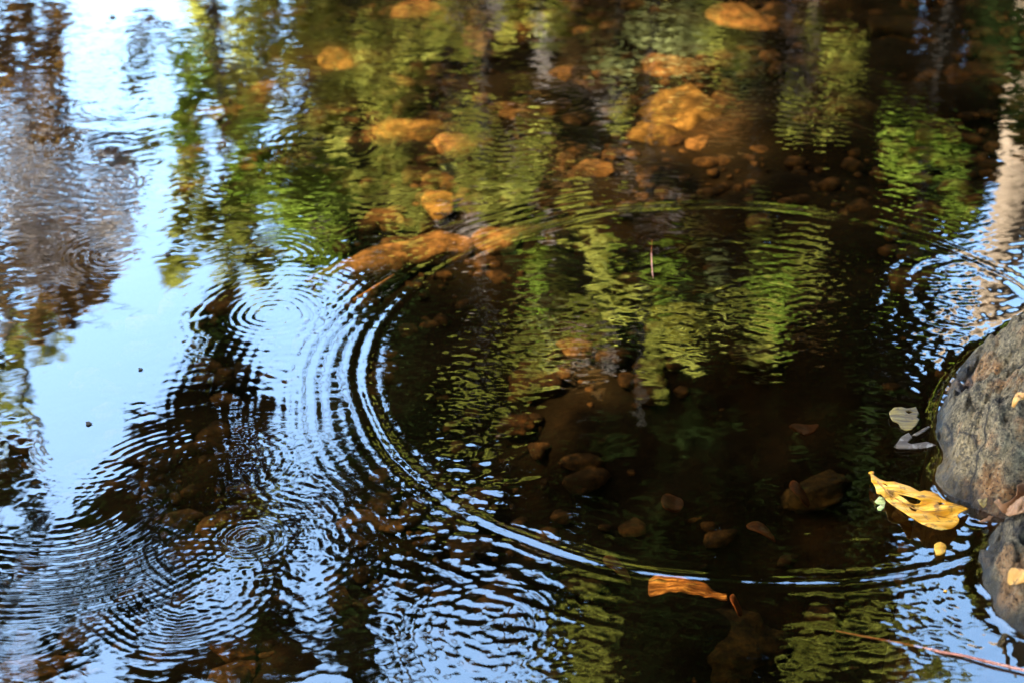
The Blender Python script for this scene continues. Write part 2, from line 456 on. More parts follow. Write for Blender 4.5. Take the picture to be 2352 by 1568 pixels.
# ------------------------------------------------------------------ ground: creek bed, banks, hillside in one sheet
def ground_z(x, y):
    """height of the land: a creek bed about 0.2 m deep that rises to banks, with a steep slope beyond the far bank"""
    bed = -0.20 - 0.05 * np.sin(x * 2.1 + 0.5) * np.cos(y * 1.7)
    bed = bed - 0.10 * np.exp(-(((x - 0.30) / 0.30) ** 2 + ((y - 1.33) / 0.22) ** 2)) + 0.09 / (1 + np.exp(-(y - 1.72 + 0.25 * np.clip(x - 0.35, 0, 1)) * 14))
    far = np.clip((y - 3.0) / 1.0, 0, 1); far = far * far * (3 - 2 * far)
    right = np.clip((x - 0.95) / 0.9, 0, 1); right = right * right * (3 - 2 * right)
    back = np.clip((0.25 - y) / 0.7, 0, 1)
    left = np.clip((-x - 3.2) / 1.0, 0, 1)
    bank = np.maximum.reduce([far, right, back, left])
    slope = np.clip(y - 9.5, 0, 60) * 1.0 * (1 / (1 + np.exp(-np.clip((x + 0.11 * y) * 2.0, -30, 30)))) * (1 / (1 + np.exp(np.clip((x - 0.14 * y) * 2.0, -30, 30))))  # slope added to block the sky behind the dark trees
    slope = np.minimum(slope, 14)
    return bed + bank * 0.55 + slope
def build_ground():
    xin = np.arange(-1.0, 1.0, 0.012); yin = np.arange(0.7, 2.9, 0.012)
    xs = axis(0, 0, xin, -90, 90, 1.12); ys = axis(0, 0, yin, -60, 140, 1.12)
    X, Y = np.meshgrid(xs, ys)
    Z = ground_z(X, Y)
    n = np.zeros_like(Z)
    for i in range(26):
        lam = 0.05 * (8 ** rng.random()); a = rng.random() * 6.28
        n += lam * np.cos(2 * np.pi / lam * (X * np.cos(a) + Y * np.sin(a)) + rng.random() * 6.28)
    Z += n * 0.012 / 0.8 * np.where((Y > 0.3) & (Y < 3.4) & (np.abs(X) < 1.4), 1, 0.3)
    me = mesh_np('creek_bed', np.stack([X, Y, Z], -1).reshape(-1, 3), grid_faces(len(xs), len(ys)))
    o = link('creek_bed', me, mat_bed())
    me.materials.append(mat_ground())
    cx = X[:-1, :-1].ravel(); cyy = Y[:-1, :-1].ravel(); zz = Z[:-1, :-1].ravel()
    me.polygons.foreach_set('material_index', ((zz > 0.02)).astype(np.int32))
    tag(o, kind='structure')
build_ground()

# ------------------------------------------------------------------ boulders
def fract(v, s, o=5):
    return noise.fractal(Vector(v) * s, 0.9, 2.1, o)
def build_rock(name, poly, centre, H, prof, material, label, bumps):
    c = np.array(P(*centre)[:2])
    n, rings = len(poly), 64
    ss = np.concatenate([np.linspace(0.0, 1.0, rings), 1 + np.linspace(0.006, 0.16, 14)])
    co, faces = [], []
    for s in ss:
        for q in poly:
            p = c + (q - c) * s
            z = H * (1 - s ** prof) if s <= 1 else -(s - 1) * 2.0 - 0.002
            v = Vector((p[0], p[1], z))
            e = min(1.0, abs(s - 1) * 9) if s <= 1 else 1.0
            if s <= 1:
                e = 0.12 + 0.88 * min(1, (1 - s) * 7)
            d = bumps * (fract(v, 9, 4) * 0.8 + fract(v, 34, 4) * 0.36 + fract(v, 110, 3) * 0.16) * e
            v.z += d
            co.append(v)
    m = len(ss)
    for i in range(m - 1):
        for j in range(n):
            k = (j + 1) % n
            faces.append((i * n + j, i * n + k, (i + 1) * n + k, (i + 1) * n + j))
    me = mesh_np(name, np.array([tuple(v) for v in co]), faces)
    bm = bmesh.new(); bm.from_mesh(me); bmesh.ops.remove_doubles(bm, verts=bm.verts, dist=1e-5)
    bmesh.ops.recalc_face_normals(bm, faces=bm.faces); bm.to_mesh(me)
    bvh = BVHTree.FromBMesh(bm); bm.free()
    o = link(name, me, material)
    tag(o, label, 'boulder')
    return bvh
rockA = mat_rock('grey_stone', (0.20, 0.155, 0.08), (0.36, 0.16, 0.045), 0.0)
rockB = mat_rock('brown_stone', (0.155, 0.12, 0.065), (0.32, 0.16, 0.055), 3.3)
bvh_b = build_rock('boulder', OUT_B, (2520, 960), 0.085, 1.9, rockA, 'large smooth grey boulder with tan stains rising from water at right edge', 0.034)
bvh_l = build_rock('boulder', OUT_L, (2460, 1330), 0.062, 1.8, rockB, 'small mottled brown rock with a wet black rim below the large boulder', 0.036)
def on_rock(px, py):
    d = ray(px, py); best = None
    for b in (bvh_b, bvh_l):
        h = b.ray_cast(CAM, d)
        if h[0] is not None and (best is None or h[3] < best[3]): best = h
    if best is None or best[0].z < 0.0: return P(px, py, 0.004)
    return best[0] + Vector((0, 0, 0.002))

# ------------------------------------------------------------------ stones
def stone_mesh(name, rx, ry, rz, seed, sub=4, flat=0.35, rough=0.16):
    bm = bmesh.new()
    bmesh.ops.create_icosphere(bm, subdivisions=sub, radius=1.0)
    off = Vector((seed * 3.1, seed * 1.7, seed * 5.3))
    rs = random.Random(seed)
    cuts = [(Vector((rs.gauss(0, 1), rs.gauss(0, 1), rs.gauss(0, 0.8))).normalized(), rs.uniform(0.62, 0.92)) for _ in range(11)]
    for v in bm.verts:
        p = v.co.copy()
        for nrm, dd in cuts:
            e = p.dot(nrm) - dd
            if e > 0: p -= nrm * e * 0.92
        d = 1 + rough * noise.fractal(p * 1.3 + off, 1.0, 2.0, 4) + rough * 0.35 * noise.fractal(p * 5 + off, 1.0, 2.0, 3)
        p *= d
        if p.z > 0.6: p.z = 0.6 + (p.z - 0.6) * flat
        v.co = (p.x * rx, p.y * ry, p.z * rz)
    me = bpy.data.meshes.new(name); bm.to_mesh(me); bm.free()
    return me
def dip(px, py, r, depth):
    return B(px, py, depth)
ORANGE = mat_substone('ochre_stone', (0.03, 0.02, 0.008), (0.09, 0.055, 0.022), (0.20, 0.125, 0.055), 0)
AMBER = mat_substone('amber_stone', (0.03, 0.021, 0.007), (0.09, 0.06, 0.018), (0.20, 0.14, 0.05), 5)
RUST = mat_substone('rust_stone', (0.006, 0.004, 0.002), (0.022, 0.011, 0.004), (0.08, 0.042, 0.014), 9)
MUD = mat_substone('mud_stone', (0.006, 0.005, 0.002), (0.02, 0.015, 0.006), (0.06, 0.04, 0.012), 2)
STONES = [  # px, py, half-width px, half-height px, depth of the top, material, label
    (985, 412, 62, 20, 0.07, ORANGE, 'small ochre stone under water, upper of two stacked below the pool centre'),
    (985, 466, 52, 24, 0.06, AMBER, 'bright amber stone under water, just below a small ochre stone'),
    (880, 494, 70, 22, 0.07, ORANGE, 'ochre stone under water left of the bright amber stone'),
    (1005, 545, 120, 26, 0.05, ORANGE, 'long flat ochre slab under water at the main ring upper left edge'),
    (1140, 524, 68, 24, 0.06, ORANGE, 'rounded ochre stone under water right of the long slab'),
    (1380, 376, 62, 22, 0.06, ORANGE, 'pale ochre stone under water alone above the main ring'),
    (1590, 238, 110, 62, 0.05, AMBER, 'largest golden stone under water in the upper right of the pool'),
    (1545, 152, 80, 26, 0.06, ORANGE, 'orange stone under the small ring above the largest golden stone'),
    (1275, 158, 60, 18, 0.06, ORANGE, 'tan stone under water above the middle of the pool'),
    (1720, 42, 90, 24, 0.05, ORANGE, 'tan stone under water at the top edge right of the middle'),
    (1790, 18, 60, 16, 0.05, ORANGE, 'brown stone at the top edge beside the dark corner'),
    (970, 20, 90, 18, 0.06, ORANGE, 'tan stone under water at the top edge left of middle'),
    (790, 138, 60, 30, 0.06, AMBER, 'amber stone under the bright green reflection'),
    (640, 190, 60, 26, 0.06, ORANGE, 'orange stone under the green reflection beside a dark patch'),
    (505, 252, 55, 16, 0.06, ORANGE, 'small orange stone beside the sky reflection'),
    (920, 290, 80, 26, 0.06, AMBER, 'wide amber stone under water left of the upper pool centre'),
    (1040, 328, 75, 18, 0.07, ORANGE, 'ochre stone under water below the wide amber stone'),
    (1210, 262, 60, 16, 0.07, ORANGE, 'thin ochre stone under water in the upper pool centre'),
    (1090, 318, 50, 14, 0.08, ORANGE, 'low ochre stone wedged between the two upper pool stones'),
    (590, 415, 40, 20, 0.06, ORANGE, 'small rusty stone under the green reflection near the sky patch'),
    (1510, 290, 60, 22, 0.07, AMBER, 'yellow stone under water left of the largest golden stone'),
    (1640, 330, 50, 18, 0.07, ORANGE, 'ochre stone under water below the largest golden stone'),
    (1320, 792, 70, 24, 0.07, ORANGE, 'orange stone under water in the middle of the main ring'),
    (1240, 872, 90, 30, 0.09, RUST, 'rusty gravelly stone under water left of the ring centre'),
    (1190, 972, 60, 22, 0.08, RUST, 'rusty stone under water beside the choppy white patch'),
    (530, 1490, 75, 34, 0.09, RUST, 'rough orange stone under water at the bottom left'),
    (560, 1545, 80, 22, 0.09, RUST, 'long rusty stone under water at the bottom edge'),
    (470, 1200, 60, 14, 0.07, ORANGE, 'orange stone under water left of the small bullseye ring'),
    (850, 1172, 65, 20, 0.06, ORANGE, 'orange stone under the white streaks left of the ring'),
    (910, 1200, 40, 16, 0.06, ORANGE, 'small orange stone under the white streaks'),
    (70, 1535, 95, 40, 0.06, ORANGE, 'brown stone under water in the bottom left corner'),
    (2030, 690, 70, 22, 0.04, AMBER, 'amber stone just under water beside the boulder wash'),
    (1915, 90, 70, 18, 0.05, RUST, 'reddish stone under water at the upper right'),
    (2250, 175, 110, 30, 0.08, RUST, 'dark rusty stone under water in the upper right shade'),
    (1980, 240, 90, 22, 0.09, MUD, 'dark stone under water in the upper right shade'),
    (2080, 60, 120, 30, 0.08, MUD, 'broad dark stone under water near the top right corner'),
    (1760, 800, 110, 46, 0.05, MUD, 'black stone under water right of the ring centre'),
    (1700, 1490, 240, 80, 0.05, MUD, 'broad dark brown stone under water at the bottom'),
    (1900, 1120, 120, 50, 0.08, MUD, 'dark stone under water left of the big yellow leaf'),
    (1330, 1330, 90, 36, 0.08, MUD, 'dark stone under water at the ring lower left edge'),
]
def gz(x, y): return float(ground_z(np.array(x), np.array(y)))
def fleck_z(px, py, top=True):             # height of the bed, or of a stone on it, at that spot
    z = -0.2
    for _ in range(8):
        p = P(px, py, z); z = gz(p.x, p.y)
    return z + (0.012 if top else 0)
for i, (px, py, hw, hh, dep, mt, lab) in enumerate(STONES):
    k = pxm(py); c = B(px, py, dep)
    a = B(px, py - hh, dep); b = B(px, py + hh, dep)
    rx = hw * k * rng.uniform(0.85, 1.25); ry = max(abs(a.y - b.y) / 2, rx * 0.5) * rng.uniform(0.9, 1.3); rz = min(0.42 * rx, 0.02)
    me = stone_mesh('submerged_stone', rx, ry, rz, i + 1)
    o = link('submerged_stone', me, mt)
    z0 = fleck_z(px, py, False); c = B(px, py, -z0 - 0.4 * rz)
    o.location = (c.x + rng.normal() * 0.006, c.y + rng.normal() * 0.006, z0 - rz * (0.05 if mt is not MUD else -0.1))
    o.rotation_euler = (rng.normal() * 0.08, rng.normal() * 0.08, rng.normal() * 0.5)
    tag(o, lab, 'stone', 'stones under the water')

# loose gravel and cobbles that cover the bed between the larger stones
def gravel(name, n, lo, hi, material, seed):
    g = np.random.default_rng(seed)
    base = stone_mesh('g', 1, 1, 0.55, seed, 2, rough=0.12)
    bv = np.zeros(len(base.vertices) * 3, np.float32); base.vertices.foreach_get('co', bv); bv = bv.reshape(-1, 3)
    bf = np.array([tuple(p.vertices) for p in base.polygons]); bpy.data.meshes.remove(base)
    x = g.uniform(-0.95, 0.95, n); y = g.uniform(0.85, 2.65, n)
    ok = (y > 1.78 + 0.1 * np.sin(x * 9)) | (x < 0.10 + 0.06 * np.sin(y * 12)) | (g.random(n) < 0.15)
    x, y = x[ok], y[ok]; n = len(x)
    r = lo * (hi / lo) ** g.random(n) ** 1.6
    z = ground_z(x, y) - r * 0.12
    a = g.random(n) * 6.28; sx = r * g.uniform(0.8, 1.5, n); sy = r * g.uniform(0.7, 1.1, n)
    V = np.empty((n, len(bv), 3))
    V[:, :, 0] = x[:, None] + bv[None, :, 0] * (sx * np.cos(a))[:, None] - bv[None, :, 1] * (sy * np.sin(a))[:, None]
    V[:, :, 1] = y[:, None] + bv[None, :, 0] * (sx * np.sin(a))[:, None] + bv[None, :, 1] * (sy * np.cos(a))[:, None]
    V[:, :, 2] = z[:, None] + bv[None, :, 2] * r[:, None]
    F = (bf[None] + (np.arange(n) * len(bv))[:, None, None]).reshape(-1, 3)
    o = link(name, mesh_np(name, V.reshape(-1, 3), F), material)
    tag(o, 'loose brown gravel covering the creek bed under the water' if seed == 3 else 'fine angular brown grit scattered over the creek bed', 'gravel', kind='stuff')
# the rock ledge that runs slantwise above the dark hollow
za = fleck_z(870, 596, False) + 0.012
la, lb = P(715, 640, za), P(1020, 556, za)
lo_ = link('rock_ledge', stone_mesh('rock_ledge', (lb - la).length * 0.56, 0.028, 0.026, 41), ORANGE)
lo_.location = (la + lb) / 2 - Vector((0, 0, 0.012)); lo_.rotation_euler = (0, 0, math.atan2(lb.y - la.y, lb.x - la.x))
tag(lo_, 'long orange rock ledge slanting under water above the dark hollow', 'ledge')
SILT = mat_substone('silt_pebble', (0.010, 0.007, 0.003), (0.03, 0.018, 0.0075), (0.10, 0.06, 0.024), 9)
gravel('gravel', 3800, 0.003, 0.024, SILT, 3)
gravel('gravel', 3800, 0.003, 0.020, SILT, 8)

# ------------------------------------------------------------------ leaves traced from the photo, each with its own curl
def crop(reg, scale):
    return lambda p: ((reg[0] + p[0] / scale) * W0 / 2560, (reg[1] + p[1] / scale) * H0 / 1707)
C5 = crop((2140, 1150), 5.806); C1 = crop((1960, 740), 3.92); C2 = crop((2060, 1100), 2.584); C3 = crop((1500, 1380), 3.92); C4 = crop((2300, 780), 3.92)
def dense(pts, step):
    out = []
    for i in range(len(pts)):
        a, b = np.array(pts[i]), np.array(pts[(i + 1) % len(pts)])
        n = max(1, int(np.linalg.norm(b - a) / step))
        out += [tuple(a + (b - a) * t / n) for t in range(n)]
    return out
LEAF_BOX = {}
def leaf(name, outline_px, holes_px, place, zf, material, label, cat='leaf', step=6.0, thick=0.0006, group=None):
    loops = [dense(outline_px, step)] + [dense(h, step * 0.7) for h in holes_px]
    verts, edges = [], []
    for lp in loops:
        n0 = len(verts); verts += lp
        edges += [(n0 + i, n0 + (i + 1) % len(lp)) for i in range(len(lp))]
    L = np.array(loops[0]); lo, hi = L.min(0), L.max(0)
    gx = np.arange(lo[0], hi[0], step); gy = np.arange(lo[1], hi[1], step * 0.7)
    GX, GY = np.meshgrid(gx, gy); GX = GX + (rng.random(GX.shape) - .5) * step * .5; GY = GY + (rng.random(GY.shape) - .5) * step * .35
    ok = np.ones(GX.shape, bool)
    for i, lp in enumerate(loops):
        d, ins = dist_poly(GX, GY, np.array(lp)); ok &= (d > step * 0.45) & (ins if i == 0 else ~ins)
    verts += list(zip(GX[ok], GY[ok]))
    r = delaunay_2d_cdt([Vector(v) for v in verts], edges, [], 0, 1e-6)
    V = np.array([tuple(v) for v in r[0]]); F = [f for f in r[2]]
    cen = np.array([V[list(f)].mean(0) for f in F])
    keep = np.ones(len(F), bool)
    for i, lp in enumerate(loops):
        d, ins = dist_poly(cen[:, 0], cen[:, 1], np.array(lp)); keep &= ins if i == 0 else ~ins
    F = [f for f, k in zip(F, keep) if k]
    co = []
    for (x, y) in V:
        p = place(x, y); u = (x - lo[0]) / (hi[0] - lo[0]); v = (y - lo[1]) / (hi[1] - lo[1])
        d = zf(u, v)
        # lift along the line of sight so that the traced outline is kept
        rd = ray(x, y) if p.z >= -0.002 else Vector((0, 0, -1))
        co.append(p + rd * (d / rd.z))
    base = sum(co, Vector()) / len(co)
    LEAF_BOX[label] = (lo, hi)
    me = bpy.data.meshes.new(name)
    me.from_pydata([tuple(c - base) for c in co], [], [tuple(f) for f in F])
    bm = bmesh.new(); bm.from_mesh(me); bmesh.ops.delete(bm, geom=[v for v in bm.verts if not v.link_faces], context='VERTS')
    bmesh.ops.recalc_face_normals(bm, faces=bm.faces)
    if sum(f.normal.z for f in bm.faces) < 0: bmesh.ops.reverse_faces(bm, faces=bm.faces)
    bm.to_mesh(me); bm.free()
    o = link(name, me, material); o.location = base
    sm = o.modifiers.new('thickness', 'SOLIDIFY'); sm.thickness = thick; sm.offset = 1
    tag(o, label, cat, group)
    return o
YELLOW = mat_dryleaf('yellow_leaf', (0.40, 0.13, 0.006), (0.70, 0.33, 0.014), (0.86, 0.55, 0.12), 55)
LEMON = mat_dryleaf('lemon_leaf', (0.50, 0.22, 0.012), (0.62, 0.31, 0.025), (0.7, 0.42, 0.06), 70, spots=(0.5, 0.3, 0.08))
LIME = mat_dryleaf('lime_leaf', (0.32, 0.36, 0.10), (0.50, 0.55, 0.18), (0.7, 0.72, 0.35), 80)
PALE = mat_dryleaf('pale_leaf', (0.07, 0.045, 0.022), (0.16, 0.11, 0.03), (0.32, 0.24, 0.06), 110, spots=(0.07, 0.05, 0.035))
GREY = mat_dryleaf('grey_leaf', (0.05, 0.034, 0.02), (0.09, 0.065, 0.04), (0.15, 0.115, 0.07), 50, spots=(0.3, 0.26, 0.2))
BROWN = mat_dryleaf('brown_leaf', (0.16, 0.075, 0.032), (0.26, 0.13, 0.055), (0.34, 0.19, 0.09), 40)
ORLEAF = mat_dryleaf('orange_leaf', (0.34, 0.15, 0.03), (0.50, 0.25, 0.06), (0.6, 0.36, 0.1), 60)
SUNK = mat_dryleaf('sunken_leaf', (0.03, 0.012, 0.004), (0.15, 0.065, 0.018), (0.50, 0.30, 0.10), 170)  # glow of a sun fleck is worked into the lighter tones
RED = mat_dryleaf('red_leaf', (0.03, 0.012, 0.005), (0.07, 0.025, 0.009), (0.13, 0.05, 0.018), 50)
flat = lambda x, y: P(x, y, 0.0006)
big = [(215,195),(330,275),(440,318),(560,318),(680,355),(800,395),(880,440),(930,462),(990,445),(1090,460),(1190,500),(1250,560),(1320,600),(1440,640),(1540,670),(1640,705),(1560,745),(1490,775),(1475,810),(1500,860),(1490,905),(1440,960),(1380,995),(1270,1010),(1130,990),(1010,955),(900,895),(800,830),(700,760),(600,700),(500,630),(420,560),(360,490),(330,490),(300,480),(285,400),(250,340),(220,300)]
bh = [[(600,490),(700,505),(800,530),(900,560),(945,590),(920,625),(840,632),(770,605),(700,555),(640,520)], [(765,670),(800,655),(850,680),(885,720),(870,755),(810,735),(775,705)], [(370,325),(430,345),(480,380),(440,375),(395,350)], [(1190,622),(1240,612),(1300,632),(1262,648),(1215,655)]]
big_curl = lambda u, v: 0.0022 + 0.0042 * math.sin(3.1 * (v - 0.55 * u + 0.15)) + 0.002 * math.sin(14 * (v - 0.6 * u)) + 0.0012 * math.sin(9 * u + 22 * v)
BIG = 'large torn yellow leaf with black holes floating beside the boulder'
big_leaf = leaf('floating_leaf', [C5(p) for p in big], [[C5(p) for p in h] for h in bh], flat, big_curl, YELLOW, BIG, step=3.0)
RIB = mat_dryleaf('leaf_rib', (0.22, 0.09, 0.01), (0.34, 0.15, 0.02), (0.44, 0.22, 0.04), 60)
def rib(path, r0, r1):
    lo, hi = LEAF_BOX[BIG]; pts = []
    for q in path:
        x, y = C5(q); p = P(x, y, 0.0006); rd = ray(x, y)
        d = big_curl((x - lo[0]) / (hi[0] - lo[0]), (y - lo[1]) / (hi[1] - lo[1])) + 0.0006
        pts.append(p + rd * (d / rd.z) - big_leaf.location)
    return tube('midrib' if r0 > 0.0005 else 'vein', pts, np.linspace(r0, r1, len(pts)), RIB, big_leaf, 6)
leaf('floating_leaf', [C5(p) for p in [(1140,1230),(1180,1200),(1230,1190),(1290,1220),(1308,1270),(1300,1330),(1250,1370),(1170,1385),(1150,1340),(1138,1280)]], [], flat,
     lambda u, v: 0.0004 + 0.0012 * math.sin(3 * u), LEMON, 'small round yellow leaf floating below the large torn yellow leaf', step=3.0)
leaf('leaf_fragment', [C5(p) for p in [(270,605),(340,530),(400,550),(425,600),(410,690),(360,735),(318,722),(305,690),(365,645),(300,632)]], [], flat,
     lambda u, v: 0.0006 + 0.0006 * math.sin(5 * v), LIME, 'pale green leaf scrap at the stem end of the large yellow leaf', step=3.0)
leaf('floating_leaf', [C1(p) for p in [(1030,1140),(1080,1095),(1150,1090),(1200,1105),(1290,1090),(1320,1150),(1300,1190),(1325,1210),(1300,1260),(1250,1310),(1200,1320),(1150,1300),(1120,1250),(1060,1220),(1040,1180)]],
     [[C1(p) for p in [(1185,1135),(1220,1125),(1260,1140),(1220,1158)]]], flat, lambda u, v: 0.0012 + 0.0012 * math.sin(4 * u + 3 * v), PALE,
     'ragged pale leaf with one hole floating close to the boulder', step=3.0)
leaf('floating_leaf', [C1(p) for p in [(1080,1480),(1150,1380),(1220,1340),(1255,1390),(1205,1440),(1250,1452),(1400,1430),(1500,1465),(1400,1490),(1280,1500),(1120,1497)]], [], flat,
     lambda u, v: 0.0004 + 0.004 * (1 - v) * (1 - u), GREY, 'folded grey leaf floating between the ragged pale leaf and the large yellow leaf', step=3.0)
leaf('leaf_sliver', [C1(p) for p in [(1250,1368),(1330,1320),(1410,1275),(1428,1285),(1380,1330),(1300,1372)]], [], flat, lambda u, v: 0.002, GREY,  # pale strip drawn in for a sky-lit edge; no real leaf
     'thin pale strip standing for a sky-lit edge against the boulder above the folded leaf', step=3.0)
leaf('fallen_leaf', [C4(p) for p in [(900,945),(912,880),(930,830),(960,808),(1019,812),(1100,838),(1090,900),(1019,878),(970,885),(942,922),(922,955)]], [], on_rock,
     lambda u, v: 0.003 + 0.006 * math.sin(3.1 * u), ORLEAF, 'curled orange leaf lying on top of the large grey boulder', step=4.0)
leaf('fallen_leaf', [C2(p) for p in [(1245,300),(1300,285),(1400,290),(1420,420),(1292,480),(1195,508),(1150,480),(1095,410),(1130,390),(1150,425),(1200,405),(1240,370)]], [], on_rock,
     lambda u, v: 0.004 + 0.004 * math.sin(4 * u + 1), BROWN, 'large torn brown leaf in the cleft between the two rocks', step=4.0)
leaf('leaf_fragment', [C2(p) for p in [(990,400),(1030,390),(1055,385),(1050,430),(1030,455),(1005,430)]], [], on_rock, lambda u, v: 0.003, PALE,
     'small pale heart-shaped leaf scrap on the wet boulder foot', step=3.0)
leaf('leaf_sliver', [C2(p) for p in [(995,525),(1050,505),(1095,505),(1060,525),(1020,532)]], [], on_rock, lambda u, v: 0.003, BROWN,
     'thin tan leaf sliver on the wet rock below the torn brown leaf', step=3.0)
leaf('fallen_leaf', [C2(p) for p in [(1185,930),(1190,870),(1210,838),(1270,845),(1292,852),(1350,870),(1340,920),(1260,945),(1200,952)]], [], on_rock,
     lambda u, v: 0.004 + 0.003 * math.sin(3 * u), ORLEAF, 'tan oval leaf lying on the small brown rock', step=4.0)
leaf('sunken_leaf', [C3(p) for p in [(480,300),(560,288),(700,290),(830,285),(950,310),(1100,358),(1240,380),(1250,450),(1150,452),(1000,432),(850,432),(700,452),(600,482),(490,482),(470,400)]], [],
     lambda x, y: B(x, y, 0.012), lambda u, v: 0.0045 * math.sin(3.4 * u + 0.6) + 0.0012 * math.sin(9 * u + 7 * v) + 0.0016 * noise.noise(Vector((u * 9, v * 4, 1.7))), SUNK, 'bright orange curled leaf under water at the bottom of the main ring', step=4.0)
for (px, py, s, r, lab) in [(1415, 1308, 46, 0.9, 'dark red sunken leaf left of the bright orange curled leaf'), (1835, 1135, 40, 1.1, 'dim red sunken leaf left of the large yellow leaf'),
                            (1545, 1150, 46, 2.0, 'dim brown sunken leaf inside the ring'), (1745, 1225, 40, 0.6, 'dim sunken leaf near the ring lower edge'), (1850, 975, 40, 2.6, 'dim sunken leaf right of the black hollow'), (1690, 1390, 30, 1.4, 'dark red sunken leaf right of the bright orange curled leaf')]:
    pts = []
    for t in np.linspace(0, 2 * np.pi, 18, endpoint=False):
        q = 1 - 0.35 * abs(math.cos(t)) ** 3
        x, y = math.cos(t) * s * (1.0 + 0.1 * math.cos(t)), math.sin(t) * s * 0.5 * q
        pts.append((px + x * math.cos(r) - y * math.sin(r), py + 0.55 * (x * math.sin(r) + y * math.cos(r))))
    leaf('sunken_leaf', pts, [], lambda x, y: B(x, y, 0.05), lambda u, v: 0.006 * math.sin(3 * u + r), RED, lab, step=6.0)

# ------------------------------------------------------------------ twigs, stems, pebble
def tube(name, pts, radii, material, parent=None, seg=8):
    co, fc = [], []
    pts = [Vector(p) for p in pts]
    for i, p in enumerate(pts):
        t = (pts[min(i + 1, len(pts) - 1)] - pts[max(i - 1, 0)]).normalized()
        a = t.orthogonal().normalized() if i == 0 else (a - t * a.dot(t)).normalized()
        b = t.cross(a)
        for k in range(seg):
            w = 2 * math.pi * k / seg
            co.append(p + (a * math.cos(w) + b * math.sin(w)) * radii[i])
    for i in range(len(pts) - 1):
        for k in range(seg):
            l = (k + 1) % seg
            fc.append((i * seg + k, i * seg + l, (i + 1) * seg + l, (i + 1) * seg + k))
    co = [tuple(c) for c in co]
    fc = [tuple(f) for f in fc] + [tuple(range(seg))[::-1], tuple(range((len(pts) - 1) * seg, len(pts) * seg))]
    me = bpy.data.meshes.new(name); me.from_pydata(co, [], fc)
    return link(name, me, material, parent)
rib([(222, 205), (330, 330), (430, 440), (560, 545), (690, 620), (830, 690), (980, 745), (1150, 790), (1320, 835), (1470, 880)], 0.0009, 0.0003)
for path in ([(560, 545), (640, 600), (720, 690), (780, 770)], [(900, 715), (980, 800), (1060, 880), (1150, 950)], [(690, 620), (780, 645), (900, 650), (1010, 640)], [(430, 440), (520, 440), (660, 470), (820, 510)],
             [(980, 745), (1100, 740), (1250, 720), (1400, 700)], [(1150, 790), (1230, 870), (1290, 950)], [(430, 440), (500, 540), (560, 640)]):
    rib(path, 0.0004, 0.00015)
STEM = mat_bark('red_stem', (0.30, 0.09, 0.05), (0.55, 0.25, 0.16), 60)
TWIG = mat_bark('twig_bark', (0.20, 0.10, 0.03), (0.36, 0.2, 0.07), 60)
DTWIG = mat_bark('dark_twig_bark', (0.02, 0.015, 0.01), (0.05, 0.035, 0.02), 60)
sp = [C2(p) for p in [(80,1230),(250,1265),(500,1310),(620,1335),(750,1365),(900,1390),(1060,1430),(1292,1485),(1420,1515)]]
zz = [-0.02, -0.012, -0.005, -0.001, 0.001, 0.0015, 0.002, 0.002, 0.002]
tag(tube('grass_stem', [B(x, y, -z) if z < 0 else P(x, y, z) for (x, y), z in zip(sp, zz)], [0.0005, 0.0007, 0.0009, 0.0008, 0.001, 0.0009, 0.0011, 0.001, 0.0012], STEM), 'thin reddish stem slanting into the water at the bottom right', 'stem')
tag(tube('twig', [B(1497, 552, 0.012), P(1496, 585, 0.001), P(1498, 622, 0.002), P(1500, 640, 0.0)], [0.0003, 0.0005, 0.0005, 0.0003], STEM), 'short tan twig sticking up inside the main ring', 'twig')
tag(tube('twig', [B(812, 690, 0.012), B(850, 668, 0.008), B(905, 632, 0.006)], [0.0016, 0.002, 0.0012], TWIG), 'tan sunken twig slanting across the dark hollow', 'twig')
tag(tube('twig', [B(1905, 268, 0.02), B(1960, 288, 0.02), B(1998, 302, 0.02)], [0.002, 0.0025, 0.0015], DTWIG), 'thin black sunken twig in the upper right shade', 'twig')
pm = stone_mesh('pebble', 0.012, 0.014, 0.010, 77, 3)
pb = link('pebble', pm, rockB); pb.location = P(2282, 1296, 0.003); tag(pb, 'small wet brown pebble at the waterline beside the small brown rock', 'pebble')
# floating specks on the calm bright water
for px, py, s, mt, lab in [(2172, 1357, 4, LEMON, 'tiny yellow seed floating right of the stem'), (2002, 1086, 6, YELLOW, 'tiny tan petal at the tip of the large yellow leaf'), (322, 848, 5, DTWIG, 'tiny dark speck floating on the blue water'),
                           (203, 972, 7, DTWIG, 'dark scrap floating on the lower blue water'), (366, 1362, 5, DTWIG, 'tiny scrap floating at the lower left'), (258, 40, 7, DTWIG, 'dark scrap floating on the bright water at the top left'), (385, 585, 6, DTWIG, 'dark scrap floating on the blue water beside the green reflection')]:
    pts = [(px + math.cos(t) * s * (1 + .3 * math.sin(3 * t + px)), py + math.sin(t) * s * .6) for t in np.linspace(0, 6.28, 9)[:-1]]
    leaf('floating_scrap', pts, [], lambda x, y: P(x, y, 0.0003), lambda u, v: 0.0001, mt, lab, 'scrap', step=3.0)

